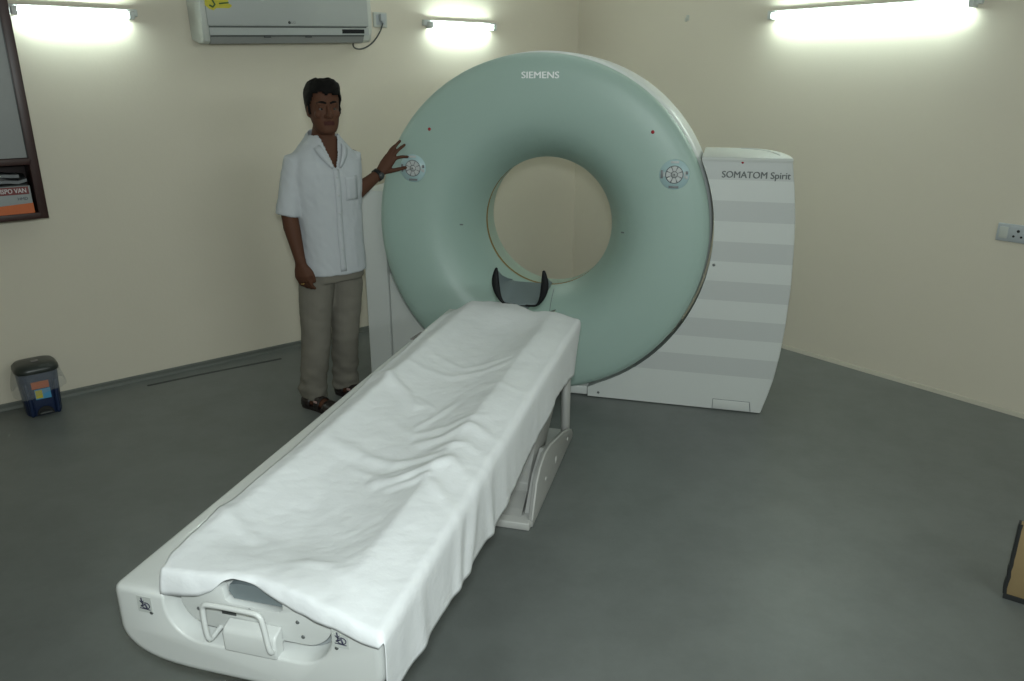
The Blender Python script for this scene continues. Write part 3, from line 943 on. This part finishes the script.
bm = NB(); add_tube(bm, smooth_path([(0, -.004, .005), (0, -.022, .0), (0, -.028, -.016), (0, -.018, -.026), (0, -.010, -.020)]), .003, 8); obj('hook_wire', bm, 'acside', hk)

cx = thing('cardboard_box', 'brown flat cardboard carton with shade-coloured base standing on the bare floor', 'box', (1.708, 2.273, 0), (0, 0, R(-34)))
bm = NB(); add_box(bm, (0, 0, .018), (.40, .028, .296), .004); obj('carton', bm, 'card', cx)
obj('base_shade', box((-.002, -.002, 0), (.402, .030, .020), .001), 'cardbase', cx, False)  # shade along the carton's foot, put in as a dark strip
bm = NB()
rows = []
for i in range(13):
    z = .02 + .275 * i / 12
    e = .004 * noise.noise(Vector((z * 40, 0, 0)))
    rows.append([(-.006 + e, -.001, z), (-.001, -.003, z), (.006 + e, -.0025, z), (.006, .029, z), (-.006 + e, .029, z)])
add_loft(bm, rows); obj('dark_edge', bm, 'cardbase', cx, False)  # jagged dark strip covering the carton's left side face
bm = NB(); add_prism(bm, [(0, .292), (.40, .292), (.39, .306), (.3, .308), (.1, .303), (.006, .307)], lambda a, b: (a, -.001, b), lambda a, b: (a, .003, b)); obj('flap', bm, 'card', cx, False)

# ------------------------------------------------------------------ man
PX = Vector((-1.02, 4.05, 0))
man = thing('person', 'man in white short-sleeved shirt and khaki trousers resting one hand on scanner', 'person', PX)
def mobj(name, bm, m, par=None, **k):
    for v in bm.verts: v.co -= PX
    o = obj(name, bm, m, par if par is not None else man, **k)
    return o
FA = R(-50)
f = Vector((math.cos(FA), math.sin(FA), 0)); rv = Vector((f.y, -f.x, 0)); UP = Vector((0, 0, 1))
HA = R(-62)
hf = Vector((math.cos(HA), math.sin(HA), 0)); hl = Vector((-hf.y, hf.x, 0))    # forward / his left
EYE = Vector((-.930, 4.005, 1.568))
def HP(a, b, c): return EYE + hf * a + hl * b + UP * c
def torso(bm, tab, n=32, e=2.3):
    return add_loft(bm, [ering((x, y, z), rv, f, a, b, n, e) for x, y, z, a, b in tab])

SR = Vector((-1.080, 3.930, 1.310)); ER = Vector((-1.122, 3.895, 1.070)); WRr = Vector((-1.070, 3.855, .828))
SL = Vector((-.832, 4.130, 1.315)); EL = Vector((-.855, 4.060, 1.110)); WLl = Vector((-.706, 4.222, 1.227))

HEADT = [(-.122, .064, -.002, .024), (-.117, .076, -.014, .036), (-.106, .085, -.026, .047), (-.088, .087, -.040, .056), (-.068, .086, -.056, .063), (-.045, .084, -.070, .068), (-.02, .082, -.086, .0715),
         (0, .081, -.094, .073), (.02, .085, -.099, .075), (.045, .087, -.101, .076), (.07, .082, -.098, .074), (.092, .071, -.088, .068), (.110, .053, -.070, .054), (.121, .031, -.046, .035), (.126, .008, -.018, .012)]
def head_rings(grow=0., n=32, tab=HEADT):
    rings = []
    for u, fr_, bk, w in tab:
        c = (fr_ + bk) / 2; a = (fr_ - bk) / 2 + grow; b = w + grow
        rings.append(ering(HP(c, 0, u), hf, hl, a, b, n, 2.25))
    return rings
bm = NB()
# head
add_loft(bm, head_rings())
HM = Matrix((hf, hl, UP)).transposed()
def hb(a, b, c, ra, rb, rc): add_ball(bm, HP(a, b, c), ra, rb, rc, HM, 14)
add_tube(bm, [HP(.080, 0, .018), HP(.092, 0, -.006), HP(.103, 0, -.026), HP(.106, 0, -.034)], [.008, .0095, .012, .0125], 12)
hb(.094, .013, -.036, .012, .009, .008); hb(.094, -.013, -.036, .012, .009, .008)
for s in (1, -1):
    hb(.074, s * .030, .024, .013, .024, .009)          # brow
    hb(.062, s * .044, -.026, .018, .020, .020)         # cheek
    hb(-.010, s * .074, -.012, .017, .009, .031)        # ear
    hb(.002, s * .079, -.010, .008, .006, .024)
    hb(.0705, s * .031, .0078, .0115, .0170, .0052)       # upper lid
    hb(.0690, s * .031, -.010, .009, .015, .0042)       # lower lid
hb(.083, 0, -.062, .009, .027, .0052); hb(.082, 0, -.072, .0092, .023, .0060)
hb(.072, 0, -.104, .013, .018, .012)
# neck and torso
add_tube(bm, [(-.955, 4.04, 1.36), (-.950, 4.03, 1.43), HP(-.016, 0, -.09), HP(-.010, 0, -.03)], [(.064, .064), (.058, .060), (.055, .058), (.052, .055)], 20, True, ref=rv)
torso(bm, [(-.95, 4.045, .80, .145, .10), (-.95, 4.045, .90, .150, .105), (-.952, 4.035, 1.02, .145, .10), (-.953, 4.03, 1.15, .165, .108), (-.955, 4.028, 1.26, .172, .108), (-.955, 4.03, 1.325, .150, .092), (-.953, 4.032, 1.38, .100, .078), (-.951, 4.032, 1.43, .070, .066)])
# arms
def arm(S_, E_, W_):
    m1 = S_.lerp(E_, .5); m2 = E_.lerp(W_, .3); m3 = E_.lerp(W_, .7)
    add_tube(bm, [S_, m1, E_.lerp(S_, .06), m2, m3, W_], [.050, .044, .0405, .0415, .033, .0265], 16)
arm(SR, ER, WRr); arm(SL, EL, WLl)
# legs (under the trousers)
HR, KR, AR = Vector((-1.01, 4.00, .86)), Vector((-1.04, 3.985, .47)), Vector((-1.085, 3.945, .085))
HL, KL, AL = Vector((-.895, 4.10, .86)), Vector((-.915, 4.10, .47)), Vector((-.945, 4.10, .085))
for a, b, c in ((HR, KR, AR), (HL, KL, AL)):
    add_tube(bm, [a, a.lerp(b, .5), b, b.lerp(c, .35), b.lerp(c, .8), c], [.075, .066, .052, .054, .038, .035], 14)
FD_ = Vector((.87, -.50, 0)).normalized(); FS_ = Vector((-FD_.y, FD_.x, 0))
HEEL = {1: Vector((-1.135, 3.945, 0)), 2: Vector((-.992, 4.125, 0))}
for k, an in ((1, AR), (2, AL)):
    hE = HEEL[k]
    add_tube(bm, [an, an + Vector((0, 0, -.03)), hE + FD_ * .07 + UP * .045], [.035, .034, .030], 12)
    add_tube(bm, [hE + FD_ * .03 + UP * .035, hE + FD_ * .10 + UP * .045, hE + FD_ * .18 + UP * .032, hE + FD_ * .235 + UP * .022], [(.028, .022), (.034, .030), (.040, .018), (.032, .010)], 14, True, ref=FS_)
# right hand: hanging, relaxed, thumb forward
def finger(pts, r0, r1, n=10):
    P = smooth_path(pts, 2); k = len(P)
    add_tube(bm, P, [r0 + (r1 - r0) * i / (k - 1) for i in range(k)], n)
d = Vector((.10, -.02, -1)).normalized(); tt = (Vector((.92, -.39, 0)) - d * Vector((.92, -.39, 0)).dot(d)).normalized(); nn = d.cross(tt).normalized()
if nn.dot(rv) < 0: nn = -nn
kc = WRr + d * .092 + nn * .004
add_tube(bm, [WRr - d * .015, WRr + d * .012, WRr + d * .045 + nn * .003, WRr + d * .075 + nn * .005, kc], [(.029, .025), (.032, .023), (.043, .021), (.047, .0195), (.042, .014)], 16, True, ref=tt)
for off, L, cr_, sp in ((.033, .064, .50, .05), (.0115, .070, .62, .015), (-.0105, .066, .70, -.015), (-.0315, .054, .78, -.05)):
    b0 = kc + tt * off - d * .012
    d1 = (d + tt * sp - nn * cr_ * .5).normalized(); d2 = (d + tt * sp - nn * cr_ * 1.5).normalized(); d3 = (d + tt * sp - nn * cr_ * 2.6).normalized()
    p1 = b0 + d1 * (L * .48 + .012); p2 = p1 + d2 * L * .30; p3 = p2 + d3 * L * .22
    finger([b0, p1, p2, p3], .0108, .0082)
tb = WRr + d * .022 + tt * .020 - nn * .004
finger([tb, tb + d * .030 + tt * .024 - nn * .006, tb + d * .060 + tt * .030 - nn * .012, tb + d * .085 + tt * .027 - nn * .018], .0140, .0095)
RINGP = (kc - tt * .0095 + (d - nn * .24).normalized() * .022, (d - nn * .24).normalized())
# left hand: spread on the green ring
KN = dict(i=Vector((-.617, 4.229, 1.305)), m=Vector((-.624, 4.227, 1.326)), r=Vector((-.637, 4.231, 1.339)), p=Vector((-.653, 4.235, 1.336)))
TIP = dict(i=Vector((-.558, 4.251, 1.309)), m=Vector((-.572, 4.255, 1.371)), r=Vector((-.596, 4.261, 1.391)), p=Vector((-.616, 4.267, 1.372)))
MID = dict(i=Vector((-.585, 4.229, 1.313)), m=Vector((-.598, 4.229, 1.352)), r=Vector((-.616, 4.231, 1.370)), p=Vector((-.634, 4.236, 1.360)))
pc = (KN['i'] + KN['p']) / 2; pa = (KN['i'] - KN['p']).normalized()
dd = (pc - WLl)
add_tube(bm, [WLl - dd * .18, WLl + dd * .10, WLl + dd * .45, WLl + dd * .80, WLl + dd * 1.0], [(.0265, .022), (.028, .021), (.034, .018), (.0335, .016), (.029, .012)], 16, True, ref=pa)
for q, r0 in (('i', .0104), ('m', .0106), ('r', .0100), ('p', .0090)):
    b0 = KN[q] - (KN[q] - WLl).normalized() * .012
    finger([b0, KN[q], MID[q], TIP[q]], r0, .0078)
finger([Vector((-.684, 4.232, 1.232)), Vector((-.648, 4.229, 1.238)), Vector((-.608, 4.230, 1.246)), Vector((-.571, 4.254, 1.253))], .0145, .0090)
body = mobj('body', bm, ['skin', 'lip'])
baked(body, [('REMESH', dict(mode='VOXEL', voxel_size=.0040, use_smooth_shade=True)), ('SMOOTH', dict(factor=.5, iterations=3))])
body.data.materials.clear(); body.data.materials.append(M['skin']); body.data.materials.append(M['lip'])
for p in body.data.polygons:
    q = p.center + PX - EYE
    a, b, c = q.dot(hf), q.dot(hl), q.dot(UP)
    p.material_index = 1 if (a > .072 and abs(b) < .027 and -.078 < c < -.057 - abs(b) * .10) else 0

# eyes, brows
for s in (1, -1):
    bm = NB(); add_ball(bm, HP(.0660, s * .031, -.0008), .0118, .0120, .0120, HM, 16); ey = mobj('eye', bm, 'eyew')
    bm = NB(); add_ball(bm, HP(.0738, s * .031 + .001, -.0002), .0050, .0068, .0068, HM, 14); mobj('iris', bm, 'iris', ey)
    bm = NB(); add_tube(bm, [HP(.0885, s * .012, .026), HP(.0880, s * .025, .031), HP(.080, s * .040, .031), HP(.070, s * .050, .026)], [(.004, .0045), (.0042, .0055), (.004, .0045), (.003, .003)], 8, True, ref=hf); mobj('eyebrow', bm, 'hair')
# hair: a shell over the skull with a hairline
bm = NB()
HT_ = [(-.085, .02, -.066, .055)] + [(u, a, b - .006, w) for u, a, b, w in HEADT[5:12]] + [(.110, .056, -.078, .060), (.124, .040, -.060, .046), (.133, .020, -.036, .028), (.136, .004, -.016, .010)]
rings = head_rings(.011, 48, HT_)
sub = []
for a_, b_ in zip(rings, rings[1:]):
    for k in range(3):
        sub.append([p.lerp(q, k / 3) for p, q in zip(a_, b_)])
sub.append(rings[-1])
add_loft(bm, sub)
for v in bm.verts:
    q = v.co - EYE
    u = q.dot(UP)
    nz = noise.noise(v.co * 55)
    dirv = (v.co - HP(-.01, 0, .03)).normalized()
    v.co += dirv * (.006 * nz + .003 * noise.noise(v.co * 120) + .004 * sstep(.03, .11, u) + .006 * sstep(.0, .08, q.dot(hf)) * sstep(.06, .1, u) + .006 * sstep(.0, .05, q.dot(hl)) * sstep(.07, .11, u))
kill = []
for fc in bm.faces:
    q = fc.calc_center_median() - EYE
    a, b, c = q.dot(hf), q.dot(hl), q.dot(UP)
    line = -.050 + .040 * sstep(-.06, -.01, a) if a < .002 else (-.030 if a < .022 else (.014 + (a - .022) * 1.3 if a < .055 else .066 - .006 * sstep(.02, .06, b) + .010 * sstep(.0, .05, -b) + .004 * math.sin(b * 130)))
    if abs(b) > .055 and -.022 < a < .006 and c < .012: line = max(line, .014)
    if c < line: kill.append(fc)
bmesh.ops.delete(bm, geom=kill, context='FACES')
hair = mobj('hair', bm, 'hair')
baked(hair, [('SOLIDIFY', dict(thickness=.012, offset=-1)), ('SMOOTH', dict(factor=.4, iterations=2))])

# shirt
bm = NB()
torso(bm, [(-.950, 4.042, .740, .180, .134), (-.950, 4.042, .80, .178, .132), (-.951, 4.038, .92, .174, .126), (-.952, 4.034, 1.05, .178, .126), (-.953, 4.030, 1.18, .190, .128), (-.954, 4.029, 1.26, .195, .124), (-.954, 4.030, 1.315, .184, .112), (-.953, 4.031, 1.36, .155, .098), (-.952, 4.031, 1.402, .112, .085), (-.951, 4.031, 1.445, .075, .074), (-.950, 4.030, 1.458, .070, .070)])
for S_, E_, ed in ((SR, ER, 1.06), (SL, EL, .93)):
    e2 = S_.lerp(E_, ed)
    inn = Vector((-.953, 4.03, 1.30))
    add_tube(bm, [inn.lerp(S_, .55) + UP * .024, S_ + UP * .000, S_.lerp(e2, .35), S_.lerp(e2, .7), e2], [.050, .056, .059, .059, .062], 20, False)
shirt = mobj('shirt', bm, 'shirt')
baked(shirt, [('REMESH', dict(mode='VOXEL', voxel_size=.0065, use_smooth_shade=True)), ('SMOOTH', dict(factor=.5, iterations=5))])
me = shirt.data
nr = [v.normal.copy() for v in me.vertices]
for v, n_ in zip(me.vertices, nr):
    p = v.co
    z = p.z
    w = .0045 * noise.noise(Vector((p.x * 16, p.y * 16, z * 7))) + .0028 * noise.noise(Vector((p.x * 34 + z * 14, p.y * 34, z * 22)))
    v.co += n_ * w
bmx = NB(); bmx.from_mesh(me)
VB = 1.285
kill = []
for fc in bmx.faces:
    q = fc.calc_center_median() + PX
    a = (q - Vector((-.953, 4.03, 0))).dot(f); b = (q - Vector((-.953, 4.03, 0))).dot(-rv)
    if a > .0 and q.z > VB and abs(b) < .006 + (q.z - VB) * .30: kill.append(fc)
    elif q.z > 1.442: kill.append(fc)
bmesh.ops.delete(bmx, geom=kill, context='FACES')
bmx.to_mesh(me); bmx.free(); shade(me)
baked(shirt, [('SOLIDIFY', dict(thickness=.003, offset=-1))])
bmx = NB(); bmx.from_mesh(shirt.data); tree = BVHTree.FromBMesh(bmx); bmx.free()
def onshirt(lat, z, out=.004):
    o_ = Vector((-.953, 4.03, z)) - PX - rv * lat + f * .5
    hit = tree.ray_cast(o_, -f)
    return (hit[0] + f * out) if hit[0] is not None else (o_ - f * .37)
# placket and breast pocket, slightly raised strips of cloth
def strip(name, rows, th=.0016):
    bm = NB()
    L = [[bm.verts.new(p) for p in r] for r in rows]
    for a, b in zip(L, L[1:]):
        for i in range(len(a) - 1): bm.faces.new((a[i], a[i + 1], b[i + 1], b[i]))
    o = obj(name, bm, 'shirt', shirt)
    md = o.modifiers.new('solidify', 'SOLIDIFY'); md.thickness = th; md.offset = 0
    return o
pl = strip('placket', [[onshirt(x, z, .002) for x in (-.016, 0, .016)] for z in [1.28 - i * .02 for i in range(27)]])
strip('breast_pocket', [[onshirt(x, z, .002) for x in (.045, .07, .095, .12)] for z in [1.24 - i * .015 for i in range(9)]])
for z in (1.24, 1.15, 1.06, .97, .88):
    bm = NB(); p = onshirt(0, z, .004); add_cyl(bm, p, f, .005, .002, 12); obj('button', bm, 'btn', pl)
# collar: two lapels and a band standing round the neck
rows = []
NCOL = 40
for i in range(NCOL + 1):
    q = -1 + 2 * i / NCOL          # -1 right V bottom .. 0 nape .. 1 left V bottom
    s = 1 if q > 0 else -1
    k = abs(q)
    if k > .55:                     # along the V
        m = (k - .55) / .45
        z = 1.405 - (1.405 - VB) * m
        lat = s * (.052 + .004 - m * .044)
        p = onshirt(lat, z, .004)
        top = p + f * .010 + UP * .006
        wv = .044 * math.sin(PI * min(1, (1 - m) * .62 + .02)) + .004
        out_ = onshirt(lat + s * wv, z - .012, .008)
    else:
        ang = PI - PI * (k / .55) * .70
        c0 = Vector((-.951, 4.031, 0)) - PX
        dirv = f * math.cos(ang) - rv * (s * math.sin(ang))
        zz = 1.470 - .060 * (k / .55) ** 2
        top = c0 + dirv * .068 + UP * zz
        p = c0 + dirv * .072 + UP * (zz - .02)
        out_ = c0 + dirv * (.088 + .02 * (k / .55)) + UP * (zz - .040)
    rows.append((top, p, out_))
bm = NB()
L = []
for top, p, out_ in rows:
    mid = (top + out_) / 2 + (UP * .004 + (out_ - Vector((-.951, 4.031, out_.z)) + PX).normalized() * .004)
    L.append([bm.verts.new(top), bm.verts.new(mid), bm.verts.new(out_)])
for a, b in zip(L, L[1:]):
    for i in range(2): bm.faces.new((a[i], a[i + 1], b[i + 1], b[i]))
col = obj('collar', bm, 'shirt', shirt)
baked(col, [('SMOOTH', dict(factor=.5, iterations=4)), ('SOLIDIFY', dict(thickness=.004, offset=0))])

# trousers
bm = NB()
torso(bm, [(-.950, 4.044, .70, .160, .118), (-.950, 4.044, .82, .168, .122), (-.950, 4.044, .93, .160, .115), (-.951, 4.04, .97, .158, .112)], 28, 2.3)
for pts, rr in (([(-1.020, 3.992, .86), (-1.030, 3.990, .70), (-1.042, 3.985, .56), (-1.056, 3.978, .40), (-1.072, 3.966, .24), (-1.084, 3.955, .11), (-1.086, 3.952, .050)], [(.096, .092), (.092, .094), (.087, .090), (.080, .083), (.073, .080), (.071, .080), (.070, .082)]),
                ([(-.892, 4.098, .86), (-.902, 4.100, .70), (-.912, 4.102, .56), (-.924, 4.104, .40), (-.936, 4.106, .24), (-.944, 4.108, .11), (-.944, 4.106, .055)], [(.092, .092), (.088, .092), (.084, .088), (.078, .082), (.072, .078), (.070, .079), (.069, .080)])):
    add_tube(bm, pts, rr, 20, False, ref=rv)
tr = mobj('trousers', bm, 'trouser')
baked(tr, [('REMESH', dict(mode='VOXEL', voxel_size=.0065, use_smooth_shade=True)), ('SMOOTH', dict(factor=.5, iterations=4))])
me = tr.data
nr = [v.normal.copy() for v in me.vertices]
for v, n_ in zip(me.vertices, nr):
    p = v.co
    k = sstep(.32, .08, p.z)
    w = .006 * noise.noise(Vector((p.x * 11, p.y * 11, p.z * 4))) + (.003 + .011 * k) * noise.noise(Vector((p.x * 14 + p.z * 9, p.y * 14, p.z * 24)))
    v.co += n_ * w
# shoes
for k in (1, 2):
    hE = HEEL[k] - FD_ * .012
    bm = NB()
    def sl(x, w, z): return ering(hE + FD_ * x + UP * z, FD_, FS_, .001, w, 4)
    prof = [(.0, .012), (.008, .026), (.03, .034), (.08, .035), (.13, .037), (.18, .045), (.22, .043), (.25, .032), (.265, .014)]
    poly = [(x, w) for x, w in prof] + [(x, -w) for x, w in prof[::-1]]
    add_prism(bm, poly, lambda a, b: hE + FD_ * a + FS_ * b + UP * 0, lambda a, b: hE + FD_ * a + FS_ * b + UP * .022)
    so = mobj('shoe', bm, 'shoe', None, angle=40)
    bm = NB()
    rows = []
    for x, w, zt in ((-.002, .020, .060), (.01, .033, .070), (.04, .039, .072), (.075, .041, .070)):
        rows.append([hE + FD_ * x + FS_ * (w * math.cos(q)) + UP * (.018 + (zt - .018) * abs(math.sin(q)) ** .6) for q in [PI * i / 12 for i in range(13)]])
    add_loft(bm, rows, caps=False, closed=False)
    o = mobj('heel_counter', bm, 'shoe', so); md = o.modifiers.new('solidify', 'SOLIDIFY'); md.thickness = .005
    for x0, x1, zt in ((.11, .145, .078), (.17, .235, .056)):
        bm = NB(); rows = []
        for i in range(6):
            x = x0 + (x1 - x0) * i / 5
            w = lerp_tab(prof, x) + .004
            rows.append([hE + FD_ * x + FS_ * (w * math.cos(q)) + UP * (.014 + (zt - .010 * i / 5 - .014) * abs(math.sin(q)) ** .7) for q in [PI * j / 14 for j in range(15)]])
        add_loft(bm, rows, caps=False, closed=False)
        o = mobj('shoe_strap', bm, 'shoe', so); md = o.modifiers.new('solidify', 'SOLIDIFY'); md.thickness = .005; md.offset = 1
    bm = NB(); add_box(bm, (-.012, -.006, -.003), (.012, .006, .003), .002)
    pb = hE + FD_ * .125 - FS_ * .036 + UP * .058
    for v in bm.verts: v.co = pb + FD_ * v.co.x + UP * v.co.y * 1.0 - FS_ * (v.co.z + .006)
    mobj('buckle', bm, 'buckle', so)
# watch on the left wrist, ring on the right hand
ax = (WLl - EL).normalized()
wc = WLl - ax * .018
u_ = (UP - ax * UP.dot(ax)).normalized(); v_ = ax.cross(u_)
bm = NB(); add_loft(bm, [ering(wc + ax * x, u_, v_, r_, r_, 24) for x, r_ in ((-.012, .0305), (-.011, .0345), (.011, .0340), (.012, .0295))])
ws = mobj('watch_strap', bm, 'black')
vv = -v_ if v_.y > 0 else v_
bm = NB(); add_cyl(bm, wc + vv * .031, vv, .016, .008, 20); mobj('watch_case', bm, 'dark', ws)
bm = NB(); p0, a0 = RINGP
e1 = a0.orthogonal().normalized(); e2 = a0.cross(e1)
add_loft(bm, [ering(p0 + a0 * x, e1, e2, r_, r_, 16) for x, r_ in ((-.0022, .0085), (-.0015, .0104), (.0015, .0104), (.0022, .0085))])
mobj('finger_ring', bm, 'goldm')

# ------------------------------------------------------------------ light
def area(name, loc, target, sx, sy, power, col=(.93, 1., .98)):
    l = bpy.data.lights.new(name, 'AREA'); l.shape = 'RECTANGLE'; l.size = sx; l.size_y = sy; l.energy = power; l.color = col
    o = bpy.data.objects.new(name, l); C.objects.link(o)
    o.location = loc
    o.rotation_euler = (Vector(target) - Vector(loc)).to_track_quat('-Z', 'Y').to_euler()
    return o
# the camera's flash, plus two unseen fill lights added: strip behind the photographer, ceiling panel
TINT = (.90, 1., .985)
area('camera_flash', (0.02, -.06, CH + .16), (-.1, 3.6, .5), .16, .10, 46, TINT)
area('fill_back', PP(-2.6, S - .12) + UP * 2.35, PP(-2.6, 2.2) + UP * 1.0, 2.4, .25, 29, TINT)
area('fill_ceiling', PP(-1.3, 1.3) + UP * (HC - .06), PP(-1.3, 1.3), 1.5, 1.5, 5, TINT)
w = bpy.data.worlds.new('world'); bpy.context.scene.world = w
w.use_nodes = True
w.node_tree.nodes['Background'].inputs[0].default_value = (.5, .52, .5, 1)
w.node_tree.nodes['Background'].inputs[1].default_value = .02

sc = bpy.context.scene
sc.view_settings.view_transform = 'Standard'
sc.view_settings.look = 'None'
sc.view_settings.gamma = 1
sc.view_settings.use_curve_mapping = False
sc.view_settings.exposure = 0
sc.cycles.max_bounces = 8
